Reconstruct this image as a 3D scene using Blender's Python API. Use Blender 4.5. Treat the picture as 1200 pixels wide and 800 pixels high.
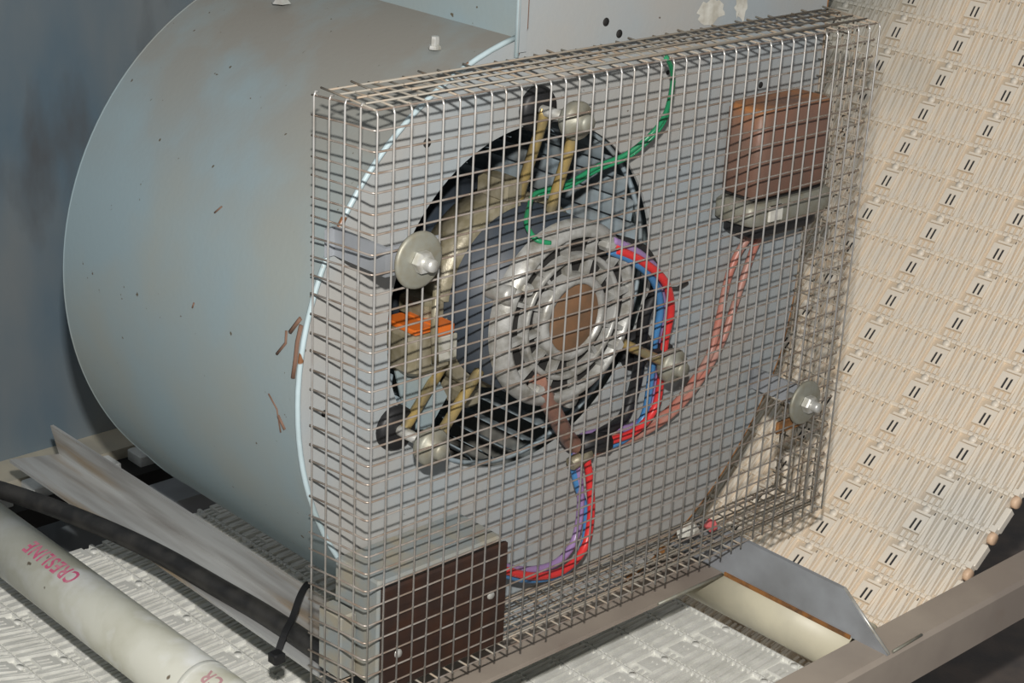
import bpy, bmesh, math, random
from mathutils import Vector, Matrix
from math import sin, cos, pi, radians as rad
for o in list(bpy.data.objects): bpy.data.objects.remove(o)
SC = bpy.context.scene
COL = SC.collection
S = 0.0127           # one mesh cell of the wire guard (half an inch), in metres
LIFT = 62.0          # height of the guard's top corner above the floor, in cells
def W(x, y, z): return Vector((x*S, y*S, (z+LIFT)*S))

# ---------------------------------------------------------------- camera
CAMC = (-51.00285187, -62.54601439, 20.78264847)
RR = [[0.7325089630733818, -0.6791637600608471, 0.0465532602165491],
      [-0.21796264334282703, -0.2987678628339929, -0.9291017437518689],
      [0.6449208518289551, 0.6704284832521423, -0.3668824658095522]]
right, up, fwd = Vector(RR[0]), -Vector(RR[1]), Vector(RR[2])
cd = bpy.data.cameras.new('camera'); cam = bpy.data.objects.new('camera', cd); COL.objects.link(cam)
M = Matrix((right, up, -fwd)).transposed().to_4x4(); M.translation = W(*CAMC)
cam.matrix_world = M
cd.sensor_width = 36; cd.lens = 36*2123.51/1200; cd.clip_start = 0.02; cd.clip_end = 50
SC.camera = cam
# ---------------------------------------------------------------- light
world = bpy.data.worlds.new('world'); SC.world = world; world.use_nodes = True
world.node_tree.nodes['Background'].inputs[0].default_value = (0.95, 0.97, 1.0, 1)
world.node_tree.nodes['Background'].inputs[1].default_value = 0.21
def area(name, pos, aim, size, power, color):
    l = bpy.data.lights.new(name, 'AREA'); l.shape = 'RECTANGLE'; l.size = size[0]; l.size_y = size[1]
    l.energy = power; l.color = color
    o = bpy.data.objects.new(name, l); COL.objects.link(o); o.location = pos
    o.rotation_euler = (Vector(aim)-Vector(pos)).to_track_quat('-Z', 'Y').to_euler(); return o
FL = W(*CAMC) + up*9.2*S
area('camera_flash', FL, W(14, 5, -12), (0.025, 0.018), 17.5, (1.0, 0.97, 0.93))
SC.view_settings.view_transform = 'Standard'; SC.view_settings.look = 'None'
SC.view_settings.exposure = 0.13; SC.view_settings.gamma = 1; SC.view_settings.use_curve_mapping = False

# ---------------------------------------------------------------- materials
def mat(name, col, rough=0.5, metal=0.0, col2=None, nscale=30, lo=0.4, hi=0.65, bump=0.0, bscale=200,
        spots=None, coat=0.0, stretch=(1, 1, 1), top=None, spec=0.5, layers=()):
    m = bpy.data.materials.new(name); m.use_nodes = True
    nt = m.node_tree; N = nt.nodes; L = nt.links; b = N['Principled BSDF']
    b.inputs['Base Color'].default_value = (*col, 1); b.inputs['Roughness'].default_value = rough
    b.inputs['Metallic'].default_value = metal; b.inputs['Coat Weight'].default_value = coat
    b.inputs['Specular IOR Level'].default_value = spec
    tc = N.new('ShaderNodeTexCoord'); mp = N.new('ShaderNodeMapping'); L.new(tc.outputs['Object'], mp.inputs[0])
    mp.inputs['Scale'].default_value = stretch
    cur = None
    def noise(scale, lo, hi, det=5):
        n = N.new('ShaderNodeTexNoise'); n.inputs['Scale'].default_value = scale; n.inputs['Detail'].default_value = det
        L.new(mp.outputs[0], n.inputs['Vector'])
        r = N.new('ShaderNodeMapRange'); r.inputs[1].default_value = lo; r.inputs[2].default_value = hi
        L.new(n.outputs[0], r.inputs[0]); return r.outputs[0]
    def mix(fac, c):
        nonlocal cur
        x = N.new('ShaderNodeMix'); x.data_type = 'RGBA'; L.new(fac, x.inputs[0])
        if cur is None: x.inputs[6].default_value = (*col, 1)
        else: L.new(cur, x.inputs[6])
        x.inputs[7].default_value = (*c, 1); cur = x.outputs[2]
    if col2: mix(noise(nscale, lo, hi), col2)
    for (c, sc, a, z) in layers: mix(noise(sc, a, z), c)
    if top:
        g = N.new('ShaderNodeNewGeometry'); s = N.new('ShaderNodeSeparateXYZ'); L.new(g.outputs['Normal'], s.inputs[0])
        r = N.new('ShaderNodeMapRange'); r.inputs[1].default_value = top[1]; r.inputs[2].default_value = top[2]
        L.new(s.outputs['Z'], r.inputs[0])
        mu = N.new('ShaderNodeMath'); mu.operation = 'MULTIPLY'; L.new(r.outputs[0], mu.inputs[0]); L.new(noise(14, 0.25, 0.55), mu.inputs[1])
        mix(mu.outputs[0], top[0])
    if spots: mix(noise(spots[1], spots[2], spots[2]+0.03, 2), spots[0])
    if cur is not None: L.new(cur, b.inputs['Base Color'])
    if bump:
        n = N.new('ShaderNodeTexNoise'); n.inputs['Scale'].default_value = bscale; n.inputs['Detail'].default_value = 4
        L.new(mp.outputs[0], n.inputs['Vector'])
        bp = N.new('ShaderNodeBump'); bp.inputs['Strength'].default_value = bump; bp.inputs['Distance'].default_value = 0.001
        L.new(n.outputs[0], bp.inputs['Height']); L.new(bp.outputs[0], b.inputs['Normal'])
    return m
PAINT = mat('pale_blue_paint', (0.235, 0.305, 0.33), 0.6, spec=0.25, col2=(0.265, 0.295, 0.28), nscale=7, lo=0.4, hi=0.62, bump=0.12, bscale=260,
            top=((0.235, 0.225, 0.20), 0.35, 0.9), spots=((0.10, 0.085, 0.06), 150, 0.735))
PLATE = mat('dusty_blue_grey_paint', (0.32, 0.355, 0.37), 0.65, spec=.25, col2=(0.355, 0.35, 0.33), nscale=9, lo=0.38, hi=0.6, bump=0.12, bscale=260,
            spots=((0.12, 0.10, 0.08), 140, 0.75))
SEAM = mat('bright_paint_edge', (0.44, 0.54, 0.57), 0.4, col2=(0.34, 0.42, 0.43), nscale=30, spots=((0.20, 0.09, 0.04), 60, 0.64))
WIRE = mat('galvanised_wire', (0.50, 0.49, 0.47), 0.30, 0.5, col2=(0.40, 0.37, 0.33), nscale=60)
WIREH = mat('galvanised_cross_wire', (0.50, 0.45, 0.40), 0.36, 0.6, col2=(0.36, 0.28, 0.22), nscale=70, lo=.4, hi=.6)
WIRED = mat('dirty_wire', (0.30, 0.275, 0.23), 0.6, 0.1, col2=(0.36, 0.28, 0.20), nscale=90, lo=.45, hi=.65)
GREASE = mat('greasy_dust', (0.20, 0.175, 0.11), 0.4, 0.2, col2=(0.30, 0.27, 0.20), nscale=90, bump=.4)
GOLD = mat('yellow_zinc_rod', (0.50, 0.36, 0.13), 0.35, 0.5, col2=(0.26, 0.22, 0.13), nscale=60)
ZINC = mat('zinc_plate', (0.60, 0.60, 0.57), 0.36, 0.5, col2=(0.40, 0.38, 0.32), nscale=110, lo=.4, hi=.7)
WASH = mat('dull_zinc_washer', (0.28, 0.28, 0.235), 0.5, 0.35, col2=(0.25, 0.23, 0.17), nscale=120, lo=.4, hi=.7, bump=.2)
ALU = mat('cast_aluminium', (0.40, 0.40, 0.38), 0.42, 0.3, col2=(0.22, 0.21, 0.18), nscale=90, lo=.42, hi=.66, bump=.3)
BLACK = mat('black_rubber', (0.012, 0.012, 0.013), 0.5)
VOIDM = mat('recess_shade', (0.012, 0.011, 0.01), 0.8)  # near-black tone painting the shade inside holes and gaps
SLATE = mat('slate_motor_paint', (0.032, 0.043, 0.058), 0.5, 0.0, col2=(0.05, 0.058, 0.068), nscale=40)
BLADE = mat('galvanised_blade', (0.30, 0.37, 0.41), 0.5, 0.1, col2=(0.22, 0.24, 0.24), nscale=25)
RUST = mat('rusty_disc', (0.17, 0.10, 0.055), 0.55, 0.2, col2=(0.23, 0.12, 0.06), nscale=70)
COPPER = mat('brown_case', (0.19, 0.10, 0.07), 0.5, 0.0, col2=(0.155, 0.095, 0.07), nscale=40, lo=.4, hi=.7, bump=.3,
             top=((0.36, 0.15, 0.05), 0.2, 0.7))  # orange highlight on upward faces is painted into the colour
JBOX = mat('dark_brown_lid', (0.030, 0.017, 0.013), 0.45, 0.0, col2=(0.045, 0.020, 0.012), nscale=50)
BOXM = mat('box_grey_metal', (0.27, 0.30, 0.30), 0.5, 0.2, col2=(0.34, 0.31, 0.24), nscale=50)
STEEL = mat('brown_grey_steel', (0.42, 0.36, 0.295), 0.42, 0.1, col2=(0.30, 0.25, 0.21), nscale=9, lo=.35, hi=.65, bump=.08, bscale=500,
            layers=(((0.19, 0.11, 0.06), 5, .58, .72),))
ANGLE = mat('blue_grey_steel', (0.34, 0.36, 0.385), 0.42, 0.2, col2=(0.24, 0.25, 0.26), nscale=14, lo=.4, hi=.62, bump=.08)
CHANN = mat('dull_stainless', (0.50, 0.51, 0.50), 0.42, 0.2, col2=(0.30, 0.29, 0.275), nscale=16, stretch=(4, .35, 4), bump=.06,
            layers=(((0.32, 0.22, 0.11), 10, .52, .66),))
RUSTEDGE = mat('orange_rust', (0.30, 0.13, 0.035), 0.8, 0.0, col2=(0.14, 0.07, 0.03), nscale=120)
PVC = mat('white_pvc', (0.62, 0.62, 0.54), 0.42, 0.0, col2=(0.44, 0.43, 0.33), nscale=14, lo=.42, hi=.68, bump=.03,
          layers=(((0.70, 0.71, 0.68), 30, .5, .7),), spots=((0.16, 0.13, 0.09), 80, .74))
CREAM = mat('cream_pvc', (0.60, 0.56, 0.42), 0.45, 0.0, col2=(0.50, 0.47, 0.36), nscale=25)
PINK = mat('pink_print', (0.55, 0.10, 0.20), 0.5, col2=(0.56, 0.22, 0.28), nscale=150, lo=.45, hi=.6)
PINKF = mat('faded_pink_print', (0.55, 0.32, 0.33), 0.5)
CABLE = mat('black_cable_jacket', (0.018, 0.018, 0.018), 0.48, col2=(0.04, 0.038, 0.035), nscale=60)
BELTA = mat('cream_belt_plastic', (0.93, 0.82, 0.67), 0.38, col2=(0.88, 0.80, 0.68), nscale=40)
BELTB = mat('grey_white_belt_plastic', (0.84, 0.84, 0.79), 0.42, col2=(0.72, 0.72, 0.67), nscale=40)
PIT = mat('belt_pit', (0.66, 0.55, 0.42), 0.6, col2=(0.57, 0.49, 0.38), nscale=40)  # darker tan paints shade and dirt into the gaps between fingers
PITB = mat('grey_belt_pit', (0.58, 0.57, 0.51), 0.6, col2=(0.46, 0.46, 0.42), nscale=40)  # greyer tone for the same painted shade and dirt
SLOT = mat('slot_shade', (0.03, 0.03, 0.03), 0.7)  # near-black tone painting the shade down in the belt openings
PEACH = mat('peach_rod_plastic', (0.80, 0.56, 0.38), 0.45)
WALL = mat('blue_grey_sheet', (0.12, 0.175, 0.22), 0.5, 0.1, col2=(0.21, 0.23, 0.235), nscale=7, lo=.36, hi=.6, stretch=(1, 1, .4), bump=.1, bscale=120,
           layers=(((0.10, 0.11, 0.12), 12, .55, .7),), spots=((0.32, 0.31, 0.28), 90, .735))
FLOOR = mat('dark_floor', (0.17, 0.14, 0.12), 0.7, 0.0, col2=(0.11, 0.10, 0.095), nscale=20, bump=.3)
TILE = mat('pale_block', (0.68, 0.70, 0.68), 0.5, col2=(0.36, 0.37, 0.36), nscale=30)
BEIGE = mat('beige_ledge', (0.50, 0.46, 0.36), 0.6, col2=(0.38, 0.36, 0.30), nscale=20)
def plastic(n, c): return mat(n, c, 0.35)
REDW = plastic('red_wire', (0.62, 0.035, 0.035)); BLUEW = plastic('blue_wire', (0.06, 0.20, 0.42)); PURW = plastic('purple_wire', (0.28, 0.18, 0.36))
PINKW = mat('dusty_pink_wire', (0.42, 0.15, 0.11), 0.4, col2=(0.36, 0.22, 0.18), nscale=60)
GREENW = plastic('green_wire', (0.015, 0.20, 0.085)); BROWNW = mat('brown_sleeve', (0.28, 0.14, 0.10), 0.4, col2=(0.18, 0.10, 0.075), nscale=60)
ORANGE = plastic('orange_label', (0.62, 0.14, 0.02)); WHITEL = mat('dirty_white_label', (0.42, 0.41, 0.36), 0.5, col2=(0.25, 0.24, 0.18), nscale=150)
CHIP = mat('bare_white_primer', (0.60, 0.59, 0.53), 0.7, col2=(0.42, 0.40, 0.34), nscale=90)
SCRAT = mat('brown_scratch', (0.16, 0.09, 0.06), 0.8)

# ---------------------------------------------------------------- mesh helpers (cells)
class MB:
    def __init__(s): s.v = []; s.f = []; s.sm = []; s.mi = []; s.cur = 0
    def add(s, vs, fs, smooth=False):
        o = len(s.v); s.v += [tuple(v) for v in vs]
        s.f += [tuple(o+i for i in f) for f in fs]; s.sm += [smooth]*len(fs); s.mi += [s.cur]*len(fs); return s
    def box(s, x0, x1, y0, y1, z0, z1):
        vs = [(x, y, z) for z in (z0, z1) for y in (y0, y1) for x in (x0, x1)]
        return s.add(vs, [(0, 2, 3, 1), (4, 5, 7, 6), (0, 1, 5, 4), (2, 6, 7, 3), (0, 4, 6, 2), (1, 3, 7, 5)])
    def bbox(s, x0, x1, y0, y1, z0, z1, b):
        # box with chamfered vertical-plan corners on all edges (three octagonal rings)
        def ring(ix, z):
            X0, X1, Y0, Y1 = x0+ix, x1-ix, y0+ix, y1-ix
            return [(X0+b, Y0, z), (X1-b, Y0, z), (X1, Y0+b, z), (X1, Y1-b, z), (X1-b, Y1, z), (X0+b, Y1, z), (X0, Y1-b, z), (X0, Y0+b, z)]
        rs = [ring(b, z0), ring(0, z0+b), ring(0, z1-b), ring(b, z1)]
        vs = sum(rs, []); fs = [tuple(range(7, -1, -1)), tuple(range(24, 32))]
        for k in range(3):
            for i in range(8): fs.append((k*8+i, k*8+(i+1) % 8, k*8+8+(i+1) % 8, k*8+8+i))
        return s.add(vs, fs)
    def prism(s, poly, axis, a, b):
        # poly in the two remaining axes
        def P(u, v, w): return {'x': (w, u, v), 'y': (u, w, v), 'z': (u, v, w)}[axis]
        n = len(poly); vs = [P(u, v, a) for u, v in poly]+[P(u, v, b) for u, v in poly]
        fs = [tuple(range(n)), tuple(range(2*n-1, n-1, -1))]+[(i, i+n, (i+1) % n+n, (i+1) % n) for i in range(n)]
        return s.add(vs, fs)
    def tube(s, pts, r, n=8, smooth=True, cap=True):
        pts = [Vector(p) for p in pts]; R = r if isinstance(r, (list, tuple)) else [r]*len(pts)
        t0 = (pts[1]-pts[0]).normalized()
        u = t0.orthogonal().normalized(); vs = []
        for i, p in enumerate(pts):
            a = pts[max(i-1, 0)]; b = pts[min(i+1, len(pts)-1)]; t = (b-a).normalized()
            u = (u - t*u.dot(t)).normalized(); w = t.cross(u)
            for k in range(n): vs.append(p+(u*cos(2*pi*k/n)+w*sin(2*pi*k/n))*R[i])
        fs = [(i*n+k, i*n+(k+1) % n, (i+1)*n+(k+1) % n, (i+1)*n+k) for i in range(len(pts)-1) for k in range(n)]
        s.add(vs, fs, smooth)
        if cap:
            o = len(s.v)-len(vs); s.f += [tuple(o+k for k in range(n-1, -1, -1)), tuple(o+(len(pts)-1)*n+k for k in range(n))]; s.sm += [False]*2; s.mi += [s.cur]*2
        return s
    def lathe(s, prof, c, n=48, smooth=True, axis='y', a0=0, a1=2*pi):
        # prof: (radius, along); around +axis through c
        full = abs(a1-a0-2*pi) < 1e-6; m = n if full else n+1
        vs = []
        for r, h in prof:
            for k in range(m):
                a = a0+(a1-a0)*k/n
                if axis == 'y': vs.append((c[0]+r*cos(a), c[1]+h, c[2]+r*sin(a)))
                elif axis == 'z': vs.append((c[0]+r*cos(a), c[1]+r*sin(a), c[2]+h))
                else: vs.append((c[0]+h, c[1]+r*cos(a), c[2]+r*sin(a)))
        fs = [(i*m+k, i*m+(k+1) % m, (i+1)*m+(k+1) % m, (i+1)*m+k) for i in range(len(prof)-1) for k in range(n)]
        return s.add(vs, fs, smooth)
    def build(s, name, m, parent=None, base=None, label=None, cat=None, group=None, kind=None):
        base = Vector(base) if base is not None else (Vector(parent['base']) if parent else Vector(s.v[0]))
        me = bpy.data.meshes.new(name); me.from_pydata([tuple((Vector(v)-base)*S) for v in s.v], [], s.f)
        me.polygons.foreach_set('use_smooth', s.sm); me.polygons.foreach_set('material_index', s.mi)
        bm = bmesh.new(); bm.from_mesh(me); bmesh.ops.remove_doubles(bm, verts=bm.verts, dist=1e-6)
        bmesh.ops.recalc_face_normals(bm, faces=bm.faces); bm.to_mesh(me); bm.free()
        for mm in (m if isinstance(m, (list, tuple)) else [m]): me.materials.append(mm)
        o = bpy.data.objects.new(name, me); COL.objects.link(o)
        if parent:
            o.parent = parent; o.location = (base-Vector(parent['base']))*S
        else: o.location = W(*base)
        return tag(o, label, cat, group, kind, base)
def tag(o, label=None, cat=None, group=None, kind=None, base=None):
    if base is not None: o['base'] = tuple(base)
    if label: o['label'] = label
    if cat: o['category'] = cat
    if group: o['group'] = group
    if kind: o['kind'] = kind
    return o
def thing(name, base, label, cat, group=None, kind=None):
    o = bpy.data.objects.new(name, None); COL.objects.link(o); o.location = W(*base); o.empty_display_size = .02
    return tag(o, label, cat, group, kind, base)
def inst(name, me, parent, loc, rot=None):
    o = bpy.data.objects.new(name, me); COL.objects.link(o); o.parent = parent
    o.location = (Vector(loc)-Vector(parent['base']))*S if 'base' in parent else Vector(loc)*S
    if rot: o.rotation_euler = rot
    return o
def mesh(mb, name, mats):
    o = mb.build(name, mats, base=(0, 0, 0)); me = o.data; bpy.data.objects.remove(o); return me
def smooth_path(P, k=5):
    P = [Vector(p) for p in P]; out = []
    for i in range(len(P)-1):
        a = P[max(i-1, 0)]; b = P[i]; c = P[i+1]; d = P[min(i+2, len(P)-1)]
        for j in range(k):
            t = j/k
            out.append(0.5*((2*b)+(c-a)*t+(2*a-5*b+4*c-d)*t*t+(3*b-a-3*c+d)*t**3))
    return out+[P[-1]]
rng = random.Random(4)

# ================================================================ SETTING
MB().box(-60, 130, -40, 59, -LIFT-1, -LIFT).build('floor', FLOOR, kind='structure', label='dark dirty floor under the machine frame', base=(0, 0, -LIFT))
MB().box(-60, 130, 58, 59, -LIFT, 40).build('wall_back', WALL, kind='structure', label='blue grey sheet metal wall behind the blower', base=(0, 58, -LIFT))
# ledge at the wall foot
led = thing('wall_ledge', (10, 56, -43), 'beige grey ledge with a row of pale blocks at the foot of the sheet wall', 'ledge')
MB().box(-30, 60, 54.4, 58, -44.5, -42.4).build('ledge_plate', BEIGE, led)
MB().box(-30, 60, 50.8, 54.2, -45, -43.2).build('ledge_gap_shade', VOIDM, led, label='black strip painted as the shade of the gap in front of the ledge')  # gap shade put in as a black strip
bl = mesh(MB().bbox(-1.5, 1.5, -1.0, 1.0, -.6, .6, .08), 'pale_block', TILE)
for i in range(12): inst('pale_block', bl, led, (1.2+i*3.15*1.5, 52.9, -42.9))
MB().box(11.5, 44, 43.6, 47.2, -44.6, -42.3).build('cross_rail', ANGLE, label='grey cross rail behind the belt, under the rear of the drum housing', cat='rail')

# ================================================================ BELT
def prof(s):
    if s < -17:                                  # gentle rise at the left end
        a = min((-17-s)/30, 0.45); R = 30; a_ = (-17-s)/R
        if a_ <= .45: return 3-R*sin(a_), -42.5+R*(1-cos(a_)), -a_
        L = (-17-s)-R*.45
        return 3-R*sin(.45)-L*cos(.45), -42.5+R*(1-cos(.45))+L*sin(.45), -.45
    if s <= 15: return 20+s, -42.5, 0.
    a1 = rad(36); L = 13*a1
    if s <= 15+L:
        a = (s-15)/13; return 35+13*sin(a), -42.5+13*(1-cos(a)), a
    a = a1+(s-15-L)/128
    return 35+13*sin(a1)+128*(sin(a)-sin(a1)), -42.5+13*(1-cos(a1))+128*(cos(a1)-cos(a)), a
def dirt(m, c, centre, radius, base):
    """grey grime caked on the belt round one spot in the place, broken up by noise"""
    nt = m.node_tree; N = nt.nodes; L = nt.links; b = N['Principled BSDF']
    src = b.inputs['Base Color'].links[0].from_socket
    g = N.new('ShaderNodeNewGeometry'); d = N.new('ShaderNodeVectorMath'); d.operation = 'DISTANCE'
    d.inputs[1].default_value = W(*centre); L.new(g.outputs['Position'], d.inputs[0])
    n = N.new('ShaderNodeTexNoise'); n.inputs['Scale'].default_value = 9; n.inputs['Detail'].default_value = 4; L.new(g.outputs['Position'], n.inputs['Vector'])
    a = N.new('ShaderNodeMath'); a.operation = 'MULTIPLY_ADD'; a.inputs[1].default_value = radius*S*1.6; L.new(n.outputs[0], a.inputs[0]); L.new(d.outputs['Value'], a.inputs[2])
    r = N.new('ShaderNodeMapRange'); r.inputs[1].default_value = radius*S*2.3; r.inputs[2].default_value = radius*S*1.2
    r.inputs[3].default_value = 0; r.inputs[4].default_value = .9
    L.new(a.outputs[0], r.inputs[0]); x = N.new('ShaderNodeMix'); x.data_type = 'RGBA'; L.new(r.outputs[0], x.inputs[0]); L.new(src, x.inputs[6])
    x.inputs[7].default_value = (*c, 1); L.new(x.outputs[2], b.inputs['Base Color'])
dirt(BELTA, (0.42, 0.42, 0.37), (74, 34, -2), 13, None); dirt(PIT, (0.30, 0.30, 0.26), (74, 34, -2), 13, None)
dirt(BELTA, (0.76, 0.73, 0.66), (50, -3.5, -34.5), 4.5, None); dirt(PIT, (0.44, 0.41, 0.36), (50, -3.5, -34.5), 4.5, None)
P = 3.1; MW = 6.0
belt = thing('conveyor_belt', (20, 18, -43.5), 'cream plastic modular conveyor belt curving up steeply behind the guarded blower', 'conveyor belt')
def module():
    b = MB(); h = P/2
    def wedge(y0a, y0b, y1a, y1b, z0, z1, x0=-h+.10, x1=h-.10, t=.05):
        # bar from x0 (width y0a..y0b, top z0) to x1 (width y1a..y1b, top z1)
        b.add([(x0, y0a, -.5), (x0, y0b, -.5), (x1, y1a, -.5), (x1, y1b, -.5),
               (x0+t, y0a+t*.6, z0), (x0+t, y0b-t*.6, z0), (x1-t, y1a+t*.6, z1), (x1-t, y1b-t*.6, z1)],
              [(0, 2, 3, 1), (4, 5, 7, 6), (0, 1, 5, 4), (2, 6, 7, 3), (0, 4, 6, 2), (1, 3, 7, 5)])
    b.cur = 1
    b.box(-h+.02, h-.02, -3, 3, -.62, -.34)                                  # web under the fingers
    b.cur = 0
    U = .87
    for k in range(5):
        y = -2.85+k*U
        wedge(y, y+.20, y+.06, y+.20, -.02, 0)                                # straight finger
        wedge(y+.22, y+.58, y+.46, y+.60, -.10, -.02, x1=h-.22)               # leaning finger, wide at the lower hinge
        wedge(y+.66, y+.80, y+.54, y+.84, -.16, -.10, x0=-h+.35, x1=h-.5)     # its neighbour, wide at the upper hinge
        b.cur = 2; b.box(h-.47, h-.26, y+.62, y+.78, -.34, -.27); b.cur = 0     # dark block painted as the shade in a small drain hole
    # hinge knuckles
    for k in range(14):
        y = -2.95+k*.435
        if y > 2.75: continue
        b.prism([(h-.18, -.5), (h-.15, -.14), (h, -.09), (h+.15, -.14), (h+.18, -.5)], 'y', y, y+.36)
    # pad with room for two slots, recess bar, three studs and a boss
    def pad(x0, x1, y0, y1, z): b.box(x0, x1, y0, y1, -.5, z)
    pad(-.62, .30, 1.46, 1.80, -.03); pad(-.62, .30, 1.98, 2.20, -.03); pad(-.62, .30, 2.38, 2.86, -.03)
    pad(.30, .66, 1.46, 2.86, -.03); pad(-.72, -.62, 1.46, 2.86, -.03)
    for y in (1.5, 1.98, 2.46): pad(-1.35, -.86, y, y+.22, -.12)
    pad(.80, .98, 1.5, 2.72, -.14)
    b.lathe([(0, 0), (.26, 0), (.30, -.2)], (1.22, 2.1, -.05), 10, axis='z')
    return mesh(b, 'belt_module', [BELTA, PIT, SLOT])
mA = module(); mB = mA.copy(); mB.materials.clear(); mB.materials.append(BELTB); mB.materials.append(PITB); mB.materials.append(SLOT)
slot_me = mesh(MB().box(-.55, .26, 1.81, 1.97, -.33, -.07).box(-.55, .26, 2.21, 2.37, -.33, -.07), 'slot_shade_pair', SLOT)  # dark blocks almost flush with the pad, painted as shade in its slots
knob = mesh(MB().lathe([(0, 0), (.36, 0), (.44, .1), (.44, .42), (.30, .5)], (0, 0, 0), 16), 'rod_head', PEACH)
lug = MB(); lug.bbox(-1.25, .55, 0, .5, -.62, .05, .07); lug.box(-1.55, -1.1, .1, .55, -.5, .12); lug_me = mesh(lug, 'edge_lug', BELTA)
count = 0
for i in range(-13, 32):
    s = 1.8+(i+.5)*P - P*.5 + .4
    x, z, a = prof(s)
    for k in range(8):
        y = -3+k*MW
        # skip links completely hidden under the drum housing
        if -3 <= i <= 4 and 3 <= k <= 4: continue
        if k >= 6 and 1 <= i <= 9: continue
        if i < -9 and k < 2: continue
        if i < -5 and k < 1: continue
        if i > 24 and k < 1: continue
        me = mB if i < 5 else mA
        o = inst('belt_module', me, belt, (x, y, z), (0, -a, 0)); count += 1
        if i >= 5: inst('slot_shade_pair', slot_me, o, (0, 0, 0))
    if i > 3:
        inst('rod_head', knob, belt, (x+1.2*cos(a)-(-.25)*sin(a), -6.5, z+1.2*sin(a)-.25*cos(a)), (0, -a, 0))
        inst('edge_lug', lug_me, belt, (x, -6.45, z), (0, -a, 0))

# ================================================================ FRAME STEEL
fb = thing('support_rail', (16, 3.5, -35.3), 'brown grey steel angle rail running under the front of the wire guard', 'steel rail')
MB().box(5.9, 30.6, 1.8, 5.6, -35.3, -35.0).build('flange', STEEL, fb)
MB().box(5.9, 30.6, 5.3, 5.6, -38.3, -35.3).build('web', STEEL, fb)
MB().tube([(24.5, 1.75, -35.12), (30.6, 1.75, -35.12)], .12, 6).build('weld_bead', WASH, fb)
up_ = thing('upright_plate', (30.8, 0, -35), 'upright blue grey steel strip with slanting bright end, beside the lower right of the guard', 'steel plate')
MB().prism([(9.5, -35.0), (-11.1, -35.0), (-7.4, -32.1), (9.5, -32.1)], 'x', 30.65, 30.95).build('plate', ANGLE, up_)
MB().tube([(30.8, -11.12, -34.95), (30.8, -7.42, -32.08)], .10, 6).build('ground_edge', ZINC, up_, label='bright ground bevel')
MB().box(30.55, 30.66, -8.4, 1.6, -35.12, -34.86).build('rusty_foot', RUSTEDGE, up_, label='orange rust line along the foot')
xb = thing('front_beam', (30, -10, -38.4), 'brown grey box beam crossing the bottom right corner', 'steel beam')
def rr(y0, y1, z0, z1, b): return [(y0+b, z0), (y1-b, z0), (y1, z0+b), (y1, z1-b), (y1-b, z1), (y0+b, z1), (y0, z1-b), (y0, z0+b)]
MB().prism(rr(-11.2, -8.5, -38.2, -35.0, .25), 'x', -8, 70).build('box_section', STEEL, xb)
MB().tube([(31.2, -11.1, -34.93), (34.3, -11.0, -34.95)], .09, 6).build('weld_bead', WASH, xb)
MB().box(30.7, 34.0, -10.9, -8.3, -LIFT, -38.0).build('leg', STEEL, xb)
# channel (angle iron) with cable on the left
ch = thing('cable_angle', (6, 20, -36), 'long dull stainless angle iron running back under the left of the drum, cable on it', 'angle iron')
MB().add([(4.2, 45.8, -36.05), (4.2, 5.7, -36.05), (7.55, 5.7, -36.05), (7.55, 44.5, -36.05), (4.2, 45.8, -36.3), (4.2, 5.7, -36.3), (7.55, 5.7, -36.3), (7.55, 44.5, -36.3)],
         [(0, 1, 2, 3), (4, 7, 6, 5), (0, 4, 5, 1), (1, 5, 6, 2), (2, 6, 7, 3), (3, 7, 4, 0)]).build('floor_leg', CHANN, ch)
MB().add([(7.4, 5.7, -36.05), (7.65, 5.7, -36.05), (7.65, 5.7, -34.0), (7.4, 5.7, -34.0), (7.4, 44.5, -36.05), (7.65, 44.5, -36.05), (7.45, 45.2, -34.0), (7.2, 45.2, -34.0)],
         [(0, 1, 2, 3), (4, 7, 6, 5), (0, 4, 5, 1), (1, 5, 6, 2), (2, 6, 7, 3), (3, 7, 4, 0)]).build('upright_leg', CHANN, ch)
# ================================================================ PIPES
def pipe(name, c, y0, y1, m, label, r=1.9):
    p = thing(name, (c[0], (y0+y1)/2, c[1]), label, 'pipe')
    MB().lathe([(r-.25, y0), (r, y0), (r, y1), (r-.25, y1), (r-.25, y0)], (c[0], 0, c[1]), 48).build('tube', m, p); return p
lp = pipe('plastic_pipe', (-1.7, -36.5), -6, 50, PVC, 'dirty white plastic pipe with pink lettering, bottom left')
pipe('plastic_pipe', (31.95, -36.5), -8.4, 5.2, CREAM, 'short clean cream plastic pipe under the blue grey upright plate')
def ptext(body, size, y0, ang, m, squeeze=1.0, name='lettering'):
    c = bpy.data.curves.new('t', 'FONT'); c.body = body; c.size = size; c.space_character = 1.14; c.resolution_u = 3; c.offset = .034
    o = bpy.data.objects.new('t', c); COL.objects.link(o)
    bpy.context.view_layer.update()
    me = bpy.data.meshes.new_from_object(o.evaluated_get(bpy.context.evaluated_depsgraph_get()))
    bpy.data.objects.remove(o)
    vs = [v.co.copy() for v in me.vertices]; w = max(v.x for v in vs); hh = size*.7
    bm = bmesh.new(); bm.from_mesh(me)
    bmesh.ops.subdivide_edges(bm, edges=[e for e in bm.edges if e.calc_length() > .5], cuts=2)
    bmesh.ops.triangulate(bm, faces=bm.faces)
    for v in bm.verts:
        a = rad(ang)+(v.co.y-hh/2)/1.915; y = y0+v.co.x*squeeze
        v.co = (Vector((-1.7+1.915*cos(a), y, -36.5+1.915*sin(a)))-Vector(lp['base']))*S
    bm.to_mesh(me); bm.free(); me.name = name; me.materials.clear(); me.materials.append(m)
    t = bpy.data.objects.new(name, me); COL.objects.link(t); t.parent = lp; return w*squeeze
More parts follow.
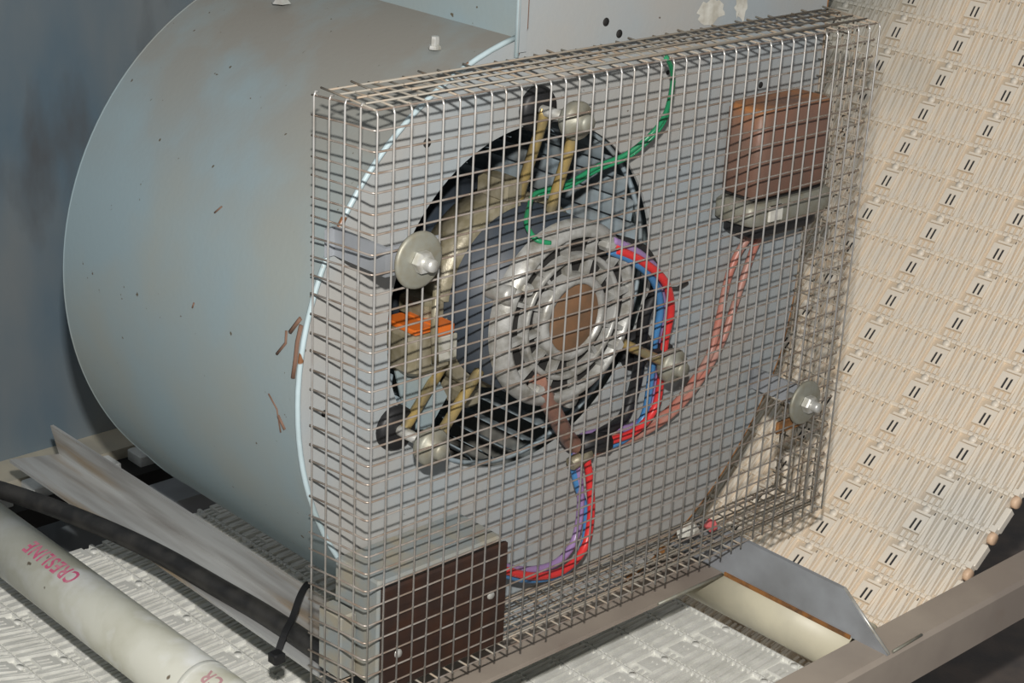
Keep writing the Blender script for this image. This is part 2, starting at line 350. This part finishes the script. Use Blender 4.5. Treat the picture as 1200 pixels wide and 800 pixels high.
ptext('CRESLINE', 1.5, 25.6, 107, PINK, .80)
ptext('CR', 1.3, 10.3, 104, PINKF, .8, 'faded_lettering')
for q in (24.0, 12.5):
    MB().lathe([(1.9, q), (1.935, q+.05), (1.935, q+.35), (1.9, q+.4)], (-1.7, 0, -36.5), 48).build('scuff_band', PVC, lp) if q < 20 else None
# cable
cp = smooth_path([(-1.3, 44.5, -35.9), (.11, 42.45, -35.6), (.74, 40.65, -35.4), (2.17, 36.32, -35.4), (3.48, 30.97, -35.4), (4.3, 25.9, -35.4), (4.75, 20.54, -35.4), (5.1, 15.66, -35.4), (5.1, 10.43, -35.4), (4.9, 6.04, -35.4), (4.9, 0, -35.4)], 6)
MB().tube(cp, .62, 14).build('black_cable', CABLE, label='thick black cable lying along the angle iron', cat='cable', base=(4.4, 20, -36))
zt = thing('cable_tie', (4, 12.6, -36), 'black cable tie strapped over the thick cable, its head on the angle iron', 'cable tie')
tp = smooth_path([(3.1, 12.2, -35.8), (4.2, 12.9, -34.95), (5.3, 13.6, -34.6), (6.4, 14.4, -34.0), (7.2, 14.9, -33.75), (7.85, 15.3, -33.9), (7.95, 15.4, -34.8)], 5)
b = MB()
for i in range(len(tp)-1):
    a_, c_ = tp[i], tp[i+1]; d = (c_-a_).normalized(); n_ = Vector((-.5, .75, .1)); n_ = (n_-d*n_.dot(d)).normalized(); u_ = d.cross(n_)
    q = []
    for pnt in (a_, c_+d*.05):
        for sx, sy in ((-1, -1), (1, -1), (1, 1), (-1, 1)): q.append(pnt+n_*sx*.2+u_*sy*.06)
    b.add(q, [(0, 1, 2, 3), (7, 6, 5, 4), (0, 4, 5, 1), (1, 5, 6, 2), (2, 6, 7, 3), (3, 7, 4, 0)])
b.build('strap', BLACK, zt)
MB().bbox(2.6, 3.4, 11.6, 12.4, -36.0, -35.3, .1).build('tie_head', BLACK, zt)

# ================================================================ BLOWER HOUSING
CX, CZ, Y0, Y1 = 16.5, -16.1, 4.5, 27.3
def outline(n=90):
    pts = []                                  # (x,z) counter-clockwise seen from the front: duct left top, down, round, up
    top = 14
    a0, a1 = 102.5, 360.0
    pts.append((12.7, top))
    for i in range(n+1):
        a = a0+(a1-a0)*i/n
        if a <= 225: r = 17.6
        else:
            t = (a-225)/(360-225); r = 17.6+4.6*min(1, t*1.15)**1.0 if t < .87 else 22.2
        pts.append((CX+r*cos(rad(a)), CZ+r*sin(rad(a))))
    pts.append((38.7, top))
    return pts
OUT = outline()
bh = thing('blower_housing', (16.5, 15, -34), 'pale blue painted drum-shaped blower housing with a square outlet neck on top', 'blower housing')
IC = (14.45, -13.6); IR = 9.9
def plate(y, th, hole):
    b = MB(); n = 144
    def ray(a):
        best = None; d = (cos(a), sin(a)); m = len(OUT)
        for i in range(m):
            p, q = OUT[i], OUT[(i+1) % m]
            ex, ez = q[0]-p[0], q[1]-p[1]; den = d[0]*ez-d[1]*ex
            if abs(den) < 1e-9: continue
            wx, wz = p[0]-IC[0], p[1]-IC[1]
            t = (wx*ez-wz*ex)/den; u = (wx*d[1]-wz*d[0])/den
            if t > 0 and -1e-6 <= u <= 1+1e-6 and (best is None or t > best): best = t
        return (IC[0]+d[0]*best, IC[1]+d[1]*best)
    angs = sorted(set([2*pi*k/n for k in range(n)] + [math.atan2(z-IC[1], x-IC[0]) % (2*pi) for x, z in OUT]))
    m = len(angs); vs = []
    for yy in (y, y+th):
        for a in angs: vs.append((IC[0]+hole*cos(a), yy, IC[1]+hole*sin(a)))
        for a in angs:
            x, z = ray(a); vs.append((x, yy, z))
    fs = []
    for k in range(m):
        j = (k+1) % m
        fs += [(k, j, m+j, m+k), (2*m+k, 3*m+k, 3*m+j, 2*m+j), (k, 2*m+k, 2*m+j, j), (m+k, m+j, 3*m+j, 3*m+k)]
    return b.add(vs, fs)
plate(Y0, .18, IR).build('front_plate', PLATE, bh, label='flat grey blue front plate with a round inlet')
plate(Y1-.18, .18, .05).build('back_plate', PAINT, bh)
b = MB(); n = len(OUT)
vs = [(x, Y0+.1, z) for x, z in OUT]+[(x, Y1-.1, z) for x, z in OUT]
fs = [(i, i+1, n+i+1, n+i) for i in range(n-1)]
b.add(vs, fs, True)
o = b.build('scroll_wrap', PAINT, bh, label='smooth curved pale blue wrap, dusty brown on top')
sm = o.modifiers.new('t', 'SOLIDIFY'); sm.thickness = .12*S; sm.offset = 0
es = o.modifiers.new('e', 'EDGE_SPLIT'); es.split_angle = rad(30)
# rolled lip of the front rim and the seam of the outlet neck
lip = [(x*1.0, Y0+.05, z) for x, z in OUT[1:]]
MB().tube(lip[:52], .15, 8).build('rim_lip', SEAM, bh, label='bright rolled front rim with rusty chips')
MB().tube(lip[51:], .09, 6).build('rim_lip', RUSTEDGE, bh, label='rusty edge of the front plate on the right')
for a_ in (58, 61, 64, 67, 70):
    x_, y_, z_ = lip[a_]; MB().bbox(x_-.35, x_+.3, Y0-.08, Y0+.3, z_-.4, z_+.35, .1).build('rust_spot', RUSTEDGE, bh)
MB().tube([(x, Y1-.05, z) for x, z in OUT[1:]], .1, 6).build('rear_rim', PAINT, bh)
MB().box(12.6, 13.25, 4.28, 4.5, .35, 14).build('neck_flange', PLATE, bh)
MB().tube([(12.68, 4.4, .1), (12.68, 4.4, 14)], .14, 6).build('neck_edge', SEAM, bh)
MB().tube([(13.3, 4.36, 14), (13.3, 4.34, 1.6), (12.75, 4.36, .2)], .06, 5).build('seam_crack', SCRAT, bh)
# small features on plate
for (x, z, r) in ((33.0, -4.0, .2), (6.87, -3.6, .26), (20.4, .46, .24), (19.3, 1.22, .24), (.55, -16.8, .2), (11.2, -27.3, .3), (24.6, -2.2, .14)):
    MB().lathe([(0, -.02), (r, -.02), (r*.9, .1)], (x, Y0, z), 12).build('drill_hole', VOIDM, bh)
rg = random.Random(3)
for (cx_, cz_, w_, h_) in ((27.9, .95, 1.25, .75), (30.5, .95, .6, .9), (28.9, 2.2, .5, .35)):
    n_ = 22; vs = [(cx_, Y0-.03, cz_)]+[(cx_+w_*(.65+.5*rg.random())*cos(2*pi*k/n_), Y0-.03, cz_+h_*(.65+.5*rg.random())*sin(2*pi*k/n_)) for k in range(n_)]
    MB().add(vs, [(0, k+1, (k+1) % n_+1) for k in range(n_)]).build('paint_chip', CHIP, bh, label='bare white chip in the paint')
def surf(a, y): return (CX+(17.6+.08)*cos(rad(a)), y, CZ+(17.6+.08)*sin(rad(a)))
for pts, w in (([(168, 5.6), (166, 5.2), (165, 5.0)], .12), ([(172.5, 6.4), (170, 5.8), (168, 5.9)], .08), ([(175, 4.9), (172, 4.85), (169, 4.9), (166, 4.85)], .14),
               ([(186, 6.0), (182, 6.2), (180, 6.9)], .05), ([(185, 5.6), (183, 6.1)], .09), ([(155, 14.0), (153.5, 13.6)], .05), ([(172, 14), (171, 13.9)], .05)):
    MB().tube([surf(a, y) for a, y in pts], w, 5).build('scratch', SCRAT, bh)
sc = MB(); sc.lathe([(0, 1.0), (.30, .95), (.33, .75), (.33, .3), (.45, .28), (.5, .15), (.5, .0)], (0, 0, 0), 6, smooth=False, axis='z')
o = sc.build('hex_screw', ZINC, base=(0, 0, 0)); o.parent = bh; o.scale = (.7, .7, .7); o.location = (Vector((9.7, 7.4, .3))-Vector(bh['base']))*S; o['label'] = 'shiny hex screw'
MB().lathe([(0, .75), (.3, .72), (.33, .3), (.6, .0)], (9.6, 20.6, .4), 6, smooth=False, axis='z').build('hex_screw', ZINC, bh, label='shiny hex screw')

# ================================================================ BLOWER WHEEL
hub = MB().lathe([(.5, 19), (1.6, 19), (1.6, 22), (.5, 22)], (14.3, 0, -13.5), 24)
for k in range(5):
    a = 2*pi*k/5+.3; hub.tube([(14.3+1.5*cos(a), 21, -13.5+1.5*sin(a)), (14.3+9*cos(a), 24.4, -13.5+9*sin(a))], .3, 6)
bw = hub.build('blower_wheel', BLADE, bh, base=(14.3, 15, -13.5), label='grey bladed fan wheel inside the inlet')
NB = 36
bl = MB()
arc = [(9.15, -.52), (9.35, -.15), (9.5, .2), (9.75, .58)]
vs = []
for yy in (5.1, 24.5):
    for r, t in arc: vs.append((r, yy-15, t))
    for r, t in arc: vs.append((r+.01, yy-15, t-.06))
m = 8
bl.add(vs, [(i, i+1, m+i+1, m+i) for i in range(3)]+[(4+i, m+4+i, m+4+i+1, 4+i+1) for i in range(3)]+[(0, m, m+4, 4), (3, 7, m+7, m+3)], True)
bme = mesh(bl, 'blade', BLADE)
for k in range(NB): inst('blade', bme, bw, (14.3, 15, -13.5), (0, -2*pi*k/NB, 0))
MB().lathe([(9.75, 5.0), (9.98, 5.0), (9.98, 5.3), (9.75, 5.3), (9.75, 5.0)], (14.3, 0, -13.5), 64).build('end_ring', BLADE, bw)
MB().lathe([(9.0, 24.4), (9.9, 24.4), (9.9, 24.7), (9.0, 24.7), (9.0, 24.4)], (14.3, 0, -13.5), 64).build('end_ring', BLADE, bw)


# ================================================================ MOTOR
mo = thing('electric_motor', (14.3, 6, -13.5), 'dark slate electric motor with slotted aluminium end bell, held in the inlet on yellow rods', 'motor')
mc = (14.3, 0, -13.5)
MB().lathe([(0, 13.5), (4.8, 13.5), (5.15, 13), (5.15, 1.6), (4.9, 1.6)], mc, 64).build('shell', SLATE, mo)
MB().lathe([(.5, 13.5), (.5, 22)], mc, 16).build('shaft', ZINC, mo)
MB().lathe([(5.25, 1.7), (5.25, 1.45), (5.1, 1.1), (4.85, .8), (4.6, .7), (4.45, .75), (4.4, 1.8)], mc, 64).build('bell_rim', ALU, mo, label='cast aluminium outer rim')
MB().lathe([(0, 1.3), (4.6, 1.3)], mc, 48).build('vent_shade_disc', VOIDM, mo, label='black disc painted as the shade behind the vent slots')  # flat black disc paints the shade inside the vents
MB().lathe([(3.25, 1.6), (3.25, .75), (3.3, .66), (3.5, .66), (3.55, .75), (3.55, 1.6)], mc, 48).build('vent_ring', ALU, mo)
MB().lathe([(2.45, 1.9), (2.45, .7), (2.35, .55), (2.1, .48), (1.95, .5), (1.9, .8), (1.9, 1.6)], mc, 48).build('hub_ring', ALU, mo)
MB().lathe([(0, .62), (1.75, .62), (1.92, .72)], mc, 40).build('bearing_cap', RUST, mo, label='rusty brown round bearing cap')
rib = mesh(MB().add([(2.4, -.75, -.10), (2.4, -.75, .10), (4.7, -.6, .13), (4.7, -.6, -.13), (2.4, .5, -.16), (2.4, .5, .16), (4.7, .5, .18), (4.7, .5, -.18)],
     [(0, 1, 2, 3), (4, 7, 6, 5), (0, 4, 5, 1), (1, 5, 6, 2), (2, 6, 7, 3), (3, 7, 4, 0)]), 'vent_rib', ALU)
for k in range(12): inst('vent_rib', rib, mo, (14.3, 1.45, -13.5), (0, -2*pi*k/12-.15, 0))
for k in range(4):
    a = pi/4+k*pi/2+.2; MB().lathe([(0, .42), (.28, .42), (.32, .6), (.32, 1.2)], (14.3+4.3*cos(a), 0, -13.5+4.3*sin(a)), 6, smooth=False).build('through_bolt', ZINC, mo)
for k in range(3):
    a = rad(35+120*k); b = MB().lathe([(0, .8), (.5, .8), (.56, 1.0), (.56, 2.4)], (14.3+4.95*cos(a), 0, -13.5+4.95*sin(a)), 14); b.build('casting_lug', ALU, mo)
# belly band and its arms
mm = mo
def arcband(a0, a1, y0, y1, r, name, m, th=.3):
    MB().lathe([(r, y0), (r+th, y0+.1), (r+th, y1-.1), (r, y1)], mc, 30, a0=rad(a0), a1=rad(a1)).build(name, m, mm)
arcband(92, 172, 5.0, 7.6, 5.2, 'band', GREASE, .6)
arcband(182, 232, 5.0, 7.6, 5.2, 'band', GREASE, .6)
arcband(245, 448, 5.4, 7.2, 5.2, 'band', GREASE, .35)
for a in (98, 176, 238):
    x_, z_ = 14.3+6.2*cos(rad(a)), -13.5+6.2*sin(rad(a))
    MB().bbox(x_-.7, x_+.7, 4.8, 7.2, z_-.6, z_+.6, .2).build('clamp_block', GREASE, mm)
MB().bbox(5.5, 8.4, 3.6, 6.4, -16.0, -13.4, .35).build('greasy_clamp', GREASE, mm, label='grease caked clamp left of the motor')
MB().bbox(5.6, 6.9, 3.5, 6.2, -13.5, -13.2, .08).build('orange_label', ORANGE, mm, label='orange sticker')
MB().bbox(7.1, 8.35, 3.5, 6.2, -13.9, -13.3, .08).build('orange_label', ORANGE, mm, label='orange sticker')
MB().bbox(6.8, 8.5, 3.45, 3.62, -15.4, -13.9, .05).build('paper_label', WHITEL, mm, label='dirty white sticker on the clamp')
MB().tube([(6.8, 3.3, -10.8), (6.7, 3.3, -13.2), (6.9, 3.35, -15.2)], .22, 6).build('strap_end', GREASE, mm)
MB().prism([(5.6, -15.9), (6.6, -19.6), (8.1, -19.9), (9.3, -18.3), (8.1, -16.2)], 'y', 5.0, 5.12).build('gusset', PAINT, bh, label='flat pale blue gusset inside the inlet')
for k, a in enumerate((90, 210, 330)):
    a_ = rad(a); bx, bz = 14.4+10.65*cos(a_), -13.5+10.65*sin(a_); ix, iz = 14.3+5.4*cos(a_), -13.5+5.4*sin(a_)
    tx, tz = -sin(a_), cos(a_)
    for yb, yi, off in ((1.6, 2.9, .1), (4.0, 5.4, .1)):
        MB().tube(smooth_path([(bx+tx*off, yb, bz+tz*off), ((bx*.9+ix*.1), yb-.05, (bz*.9+iz*.1)), (ix+(bx-ix)*.2, yi-.3, iz+(bz-iz)*.2), (ix, yi, iz)], 5), .3, 8).build('rod', GOLD, mm)
    MB().lathe([(0, -3.6), (.42, -3.6), (.48, -3.45), (.5, -3.05), (.95, -2.95), (1.05, -2.75), (1.0, -2.35), (.85, -2.15), (.5, -2.0)], (bx, 4.1, bz), 20).build('mount_nut', WASH, mm, label='shiny nut on a round cap')
    MB().lathe([(.3, -.5), (1.1, -.45), (1.25, -.2), (1.25, .9), (1.0, 1.2), (.3, 1.2)], (bx, 4.5, bz), 24).build('rubber_grommet', BLACK, mm, label='black rubber grommet')
    MB().tube([(bx, 1.6, bz), (bx, 6.5, bz)], .3, 8).build('mount_bolt', ZINC, mm)

# ================================================================ WIRE GUARD
wg = thing('wire_guard', (19, 0, -32), 'square welded wire mesh guard box over the blower inlet and motor', 'wire guard')
r0 = .058
def J(k=.03): return rng.uniform(-k, k)
for i in range(39):
    x = i+J(.04); yb = 4.35+rng.choice([0, 0, .1, -.3, .05]); lean = J(.05)
    bottom = -32.0 if i > 30 else -32.0-rng.choice([.0, .15, .25, .1])
    pts = [(x+lean, .02, bottom), (x, 0, -16), (x, 0, -.25), (x+.01, .08, -.06), (x, .25, .02)]
    MB().tube(pts, r0, 6).build('upright_wire', WIRE, wg)
    pts = [(x+J(), .1, .02+J()), (x+J(.05), 2.2, .05+J(.08)), (x+J(.12), yb, .1+J(.12))]
    MB().tube(pts, r0, 6).build('top_cross_wire', WIRED, wg)
    pts = [(x+lean, .02, bottom+.05 if i > 30 else -31.98), (x+J(.06), 2, -32.02), (x+J(.1), 4.25, -32.0)]
    MB().tube(pts, r0, 6).build('bottom_cross_wire', WIRED, wg)
SP = -.55                                  # the left panel splays outwards a little
for j in range(33):
    z = -j+J(.03); y = .14
    pts = [(SP-.05, 4.2, z-.02+J(.05)), (SP*.5, 2, z), (-.08, .3, z), (.08, .14, z), (12, y, z+J(.05)), (25, y, z+J(.05)), (37.8, y, z), (37.95, .3, z)]
    MB().tube(pts, r0*.95, 6).build('level_wire', WIREH, wg)
    MB().tube([(37.95, .3, z), (38.0, 2.2, z+J(.06)), (38.05, 4.25, z+J(.06))], r0*.95, 6).build('side_cross_wire', WIRED, wg)
for k in range(1, 5):
    y = k*1.0+.02
    xx = SP*y/4-.05
    MB().tube([(xx+.06, y, -32), (xx, y, -16), (xx, y, -.1), (xx+.08, y+.02, .12), (xx+.25, y, .1)], r0, 6).build('side_upright_wire', WIRE, wg)
    MB().tube([(38.12, y, -32), (38.1+J(.06), y, -16), (38.12, y, .02)], r0, 6).build('side_upright_wire', WIRED, wg)
for k, yy in enumerate((1.0, 2.0, 3.0, 4.0)):
    MB().tube([(.2+J(.3), yy+J(.1), .1), (10, yy+J(.15), .12+J(.06)), (20, yy+J(.15), .1), (30, yy+J(.15), .12), (38, yy, .1)], r0, 6).build('top_long_wire', WIRED, wg)
    MB().tube([(0, yy, -31.88), (12, yy+J(.1), -31.88), (25, yy+J(.1), -31.88), (38, yy, -31.88)], r0, 6).build('bottom_long_wire', WIRED, wg)
# overlapping second layer of mesh folded over the top
for yy in (.55, 1.55, 2.5, 3.45):
    MB().tube([(3.2+J(.4), yy, .24), (16, yy+J(.2), .26), (37, yy+J(.2), .26)], r0*.95, 6).build('lapped_wire', WIRED, wg)
    MB().tube([(8.5, yy, -31.75), (22, yy+J(.2), -31.74), (37.6, yy+J(.1), -31.76)], r0*.95, 6).build('lapped_wire', WIRED, wg)
for yy in (.5, 1.5, 2.5, 3.5):
    MB().tube([(37.85, yy, -.6), (37.85+J(.1), yy+J(.15), -15), (37.86, yy+J(.1), -31.6)], r0*.95, 6).build('lapped_wire', WIRED, wg)

# ================================================================ GUARD CLAMPS
def clamp(x, z, rx, label, bracket):
    c = thing('guard_clamp', (x, 0, z), label, 'clamp', 'washer clamps holding the wire guard')
    MB().lathe([(.3, -.42), (1.28, -.40), (1.42, -.34), (1.45, -.24), (1.42, -.16), (.3, -.14)], (x, 0, z), 40).build('fender_washer', WASH, c)
    MB().lathe([(0, -.95), (.52, -.92), (.58, -.80), (.58, -.44), (0, -.42)], (x, 0, z), 6, smooth=False).build('hex_nut', ZINC, c)
    MB().lathe([(0, -1.45), (.30, -1.42), (.34, -1.3), (.34, -.9)], (x, 0, z), 16).build('bolt_end', ZINC, c)
    MB().tube([(x, -.9, z), (x, 1.0, z)], .3, 8).build('bolt', ZINC, c)
    for nm, q in bracket: MB().prism(q[0], 'z', q[1], q[2]).build(nm, ANGLE, c)
    if x > 20: MB().bbox(x-1.5, x+1.1, .45, .7, z-2.1, z-1.25, .08).build('rust_patch', RUSTEDGE, c, label='orange rust under the washer')
def strip(pts, w):   # flat strip outline in x,y
    o = []
    for (x, y) in pts: o.append((x, y))
    for (x, y) in reversed(pts): o.append((x+w[0], y+w[1]))
    return o
clamp(2.45, -7.6, 1.4, 'round washer clamp with a bright bolt at the upper left of the guard',
      [('bracket', (strip([(.3, 4.3), (.9, 4.3), (.9, .35), (4.3, .35)], (.22, .18)), -8.35, -6.9))])
clamp(34.5, -23.4, 1.4, 'round washer clamp with a bright bolt at the lower right of the guard',
      [('bracket', (strip([(34.3, 4.25), (34.9, 4.25), (34.9, .35), (36.2, .35)], (.22, .18)), -24.1, -22.7))])

# ================================================================ CAPACITOR BOX
cb = thing('brown_capacitor', (33.3, 4.4, -12), 'rounded brown cased capacitor strapped to the plate at the upper right', 'capacitor')
def oval(x0, x1, y0, y1, z0, z1, name, m, bul=0, label=None):
    b = MB(); n = 32; cx_, cy_ = (x0+x1)/2, (y0+y1)/2; w_, d_ = (x1-x0)/2, (y1-y0)/2
    rings = []
    for z, k in ((z0, .94), (z0+.15, 1), (z1-.25, 1), (z1, .9)):
        rr_ = []
        for i in range(n):
            a = 2*pi*i/n; c, s_ = cos(a), sin(a)
            px = cx_+w_*k*math.copysign(abs(c)**.3, c); py = cy_+d_*k*math.copysign(abs(s_)**.3, s_)
            rr_.append((px, py, z+(bul*(1-((px-cx_)/w_)**2) if z > (z0+z1)/2 else -bul*.0)))
        rings += rr_
    fs = [(k*n+i, k*n+(i+1) % n, (k+1)*n+(i+1) % n, (k+1)*n+i) for k in range(3) for i in range(n)]
    b.add(rings, fs, True); b.f += [tuple(range(n-1, -1, -1)), tuple(range(3*n, 4*n))]; b.sm += [False, False]; b.mi += [0, 0]
    b.build(name, m, cb, label=label)
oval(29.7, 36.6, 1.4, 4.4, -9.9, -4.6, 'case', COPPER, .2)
oval(29.2, 37.1, 1.1, 4.4, -11.5, -10.1, 'strap', WASH, 0, 'bright metal strap round the base')
oval(30.2, 36.4, 1.6, 4.4, -12.5, -11.4, 'terminal_cap', BLACK)
MB().bbox(30.6, 31.9, .95, 1.15, -11.3, -10.3, .08).build('strap_tab', CHIP, cb, label='bright white tab on the strap')
oval(29.9, 36.6, 1.5, 4.4, -10.2, -9.8, 'gap_band', VOIDM)

# ================================================================ JUNCTION BOX
jb = thing('junction_box', (5.7, 2.3, -32), 'metal junction box with a dark brown lid in the lower left of the guard', 'junction box')
MB().bbox(1.25, 9.9, .75, 4.4, -31.6, -25.2, .12).build('box_body', BOXM, jb)
MB().bbox(1.35, 10.1, .4, .76, -31.75, -25.5, .1).build('lid', JBOX, jb, label='dark brown lid')
for (x, z) in ((8.9, -28.4), (2.4, -29.6)): MB().lathe([(0, -.12), (.2, -.1), (.26, 0)], (x, .4, z), 12).build('lid_screw', ZINC, jb)
MB().bbox(.1, 1.24, 2.4, 4.3, -31.4, -27.6, .12).build('mounting_ear', BOXM, jb)

# ================================================================ WIRES
def wire(name, pts, r, m, label, off=(0, 0, 0), amp=0, cat='wire'):
    q = [Vector(p)+Vector(off) for p in pts]
    if amp: q = [p+Vector((rng.uniform(-amp, amp), 0, rng.uniform(-amp, amp))) if 0 < i < len(q)-1 else p for i, p in enumerate(q)]
    return MB().tube(smooth_path(q, 6), r, 10).build(name, m, base=q[len(q)//2], label=label, cat=cat)
A = [(10.2, 2.0, -28.0), (11.0, 2.0, -28.27), (13.66, 2.3, -29.69), (16.39, 2.6, -30.36), (18.25, 2.9, -29.64), (18.94, 3.2, -27.61), (18.7, 3.3, -25.34), (18.39, 3.3, -23.33)]
B = [(18.64, 3.4, -23.38), (20.02, 3.3, -23.4), (22.07, 3.2, -23.27), (23.59, 3.2, -22.24), (23.72, 3.0, -20.0), (22.98, 2.3, -17.43), (22.57, 1.7, -15.03), (21.12, 1.1, -12.9), (18.98, 0.75, -11.26), (16.94, 0.8, -10.2)]
Arun = [(10.1, 2.0, -28.5), (12.0, 2.2, -28.9)]+A[2:]+B[1:]
wire('blue_wire', [(10.0, 2.0, -28.2)]+[(p[0]+(.3 if i in (2, 3) else .1), p[1], p[2]-.25) for i, p in enumerate(A[1:-2])]+[(18.2, 3.4, -25.4), (18.1, 3.6, -23.7)]+[(p[0]-.15, p[1], p[2]-.38 if i < 3 else p[2]) for i, p in enumerate(B[1:])],
     .23, BLUEW, 'blue motor lead looping from the junction box to the end bell')
wire('red_wire', [(10.0, 2.0, -27.9)]+[(p[0]+(.12 if i > 2 else 0), p[1]-.35, p[2]+.15) for i, p in enumerate(A[1:])]+[(p[0]+.30, max(.62, p[1]-.4), p[2]+(.15 if i < 3 else 0)) for i, p in enumerate(B[1:])],
     .24, REDW, 'red motor lead looping from the junction box to the end bell')
wire('purple_wire', [(10.0, 2.2, -27.4)]+[(p[0]-.45, p[1], p[2]+.55) for i, p in enumerate(A[1:])]+[(p[0]+.2, p[1]+.3, p[2]+.55) for p in B[1:2]]+[(p[0]+.75, p[1]+.2, p[2]+.1) for p in B[2:6]]+[(p[0]+.2, p[1]+.1, p[2]+.45) for p in B[6:]],
     .23, PURW, 'purple motor lead looping from the junction box to the end bell')
wire('black_sleeve', [(18.6, 3.3, -22.9), (20.5, 3.5, -22.9), (22.3, 3.8, -22.6), (23.1, 3.8, -20.81), (22.7, 3.2, -18.2), (22.1, 2.6, -15.8), (22.5, 2.2, -13.8), (20.4, 1.5, -11.2), (17.8, 1.3, -10.0)], .36, BLACK,
     'black sleeve bundled with the coloured motor leads', cat='sleeve')
wire('brown_sleeve', [(12.05, 0.9, -16.7), (13.66, 1.4, -18.72), (15.76, 2.5, -20.97), (17.4, 3.3, -22.6), (18.3, 3.4, -23.3)], .5, BROWNW, 'pinkish brown sleeve hanging from the bottom of the end bell', cat='sleeve')
wire('pink_wire', [(32.85, 3.2, -12.3), (32.04, 3.8, -13.58), (31.17, 4.0, -15.4), (30.62, 4.0, -18.1), (30.11, 4.0, -20.24), (28.82, 3.9, -21.61), (26.08, 3.7, -23.22), (23.23, 3.7, -23.5), (19.4, 3.7, -23.7)], .24, PINKW,
     'dusty pink lead from the capacitor, the left of the pair')
wire('pink_wire', [(33.4, 3.2, -12.4), (33.21, 3.9, -14.11), (32.46, 4.0, -16.25), (31.7, 4.0, -18.34), (30.9, 4.0, -20.15), (29.27, 3.8, -21.69), (26.61, 3.5, -23.2), (23.54, 3.5, -23.95), (19.4, 3.5, -24.0)], .24, PINKW,
     'dusty pink lead from the capacitor, the right of the pair')
gt = thing('wire_clip', (18.7, 3.3, -23.4), 'black clip gathering the coloured leads below the motor', 'clip')
MB().tube([(17.9, 3.2, -22.95), (20.2, 3.1, -23.35)], .62, 10).build('clip_band', BLACK, gt)
MB().tube([(17.2, 3.0, -23.9), (18.6, 2.9, -23.5)], .4, 8).build('clip_tail', GREASE, gt)
MB().bbox(22.2, 24.3, 2.0, 3.0, -18.6, -17.8, .15).build('lead_tape', BLACK, base=(23.2, 2.5, -18.6), label='black tape round the leads right of the motor', cat='tape')
G = [(19.5, .15, .05), (19.88, .4, -.05), (20.99, .9, -1.28), (21.48, 1.6, -3.35), (21.18, 2.2, -4.64), (19.89, 2.8, -5.79), (18.22, 3.4, -6.39), (16.19, 3.6, -7.07), (14.04, 3.8, -7.28), (13.0, 3.2, -7.75), (11.9, 2.2, -8.18), (11.76, 1.3, -8.75), (12.45, 0.9, -9.0)]
wire('green_wire', G, .14, GREENW, 'green earth wire from the top of the guard to the motor, upper strand', amp=.0)
wire('green_wire', [(p[0]+.25, p[1]+.15, p[2]-.28) for p in G[2:9]], .12, GREENW, 'green earth wire strand running just below the other')
MB().tube([(25.6, 4.2, -15.3), (26.6, 4.1, -15.45), (27.5, 4.2, -15.3)], .13, 6).build('wire_stub', CABLE, label='short dark wire stub on the plate right of the motor', cat='wire')
# scraps on the bottom mesh
for nm, c, m, lb in (('white_scrap', (27.9, 2.6, -31.7), CHIP, 'crumpled white scrap on the bottom of the guard'), ('red_scrap', (29.4, 2.1, -31.7), mat('red_scrap', (.55, .12, .12), .5), 'small red scrap beside the white one')):
    b = MB(); vs = []; n_ = 8
    for ring, (rr_, h) in enumerate(((.7, 0), (.8, .3), (.4, .55))):
        for k in range(n_): vs.append((c[0]+rr_*(.6+.6*rg.random())*cos(2*pi*k/n_)*(1.3 if nm[0] == 'w' else .6), c[1]+rr_*.6*sin(2*pi*k/n_), c[2]+h+.2*rg.random()))
    fs = [(i*n_+k, i*n_+(k+1) % n_, (i+1)*n_+(k+1) % n_, (i+1)*n_+k) for i in range(2) for k in range(n_)]+[tuple(range(n_-1, -1, -1)), tuple(range(2*n_, 3*n_))]
    b.add(vs, fs).build(nm, m, base=c, label=lb, cat='debris')
print('modules', count, 'objects', len(bpy.data.objects))
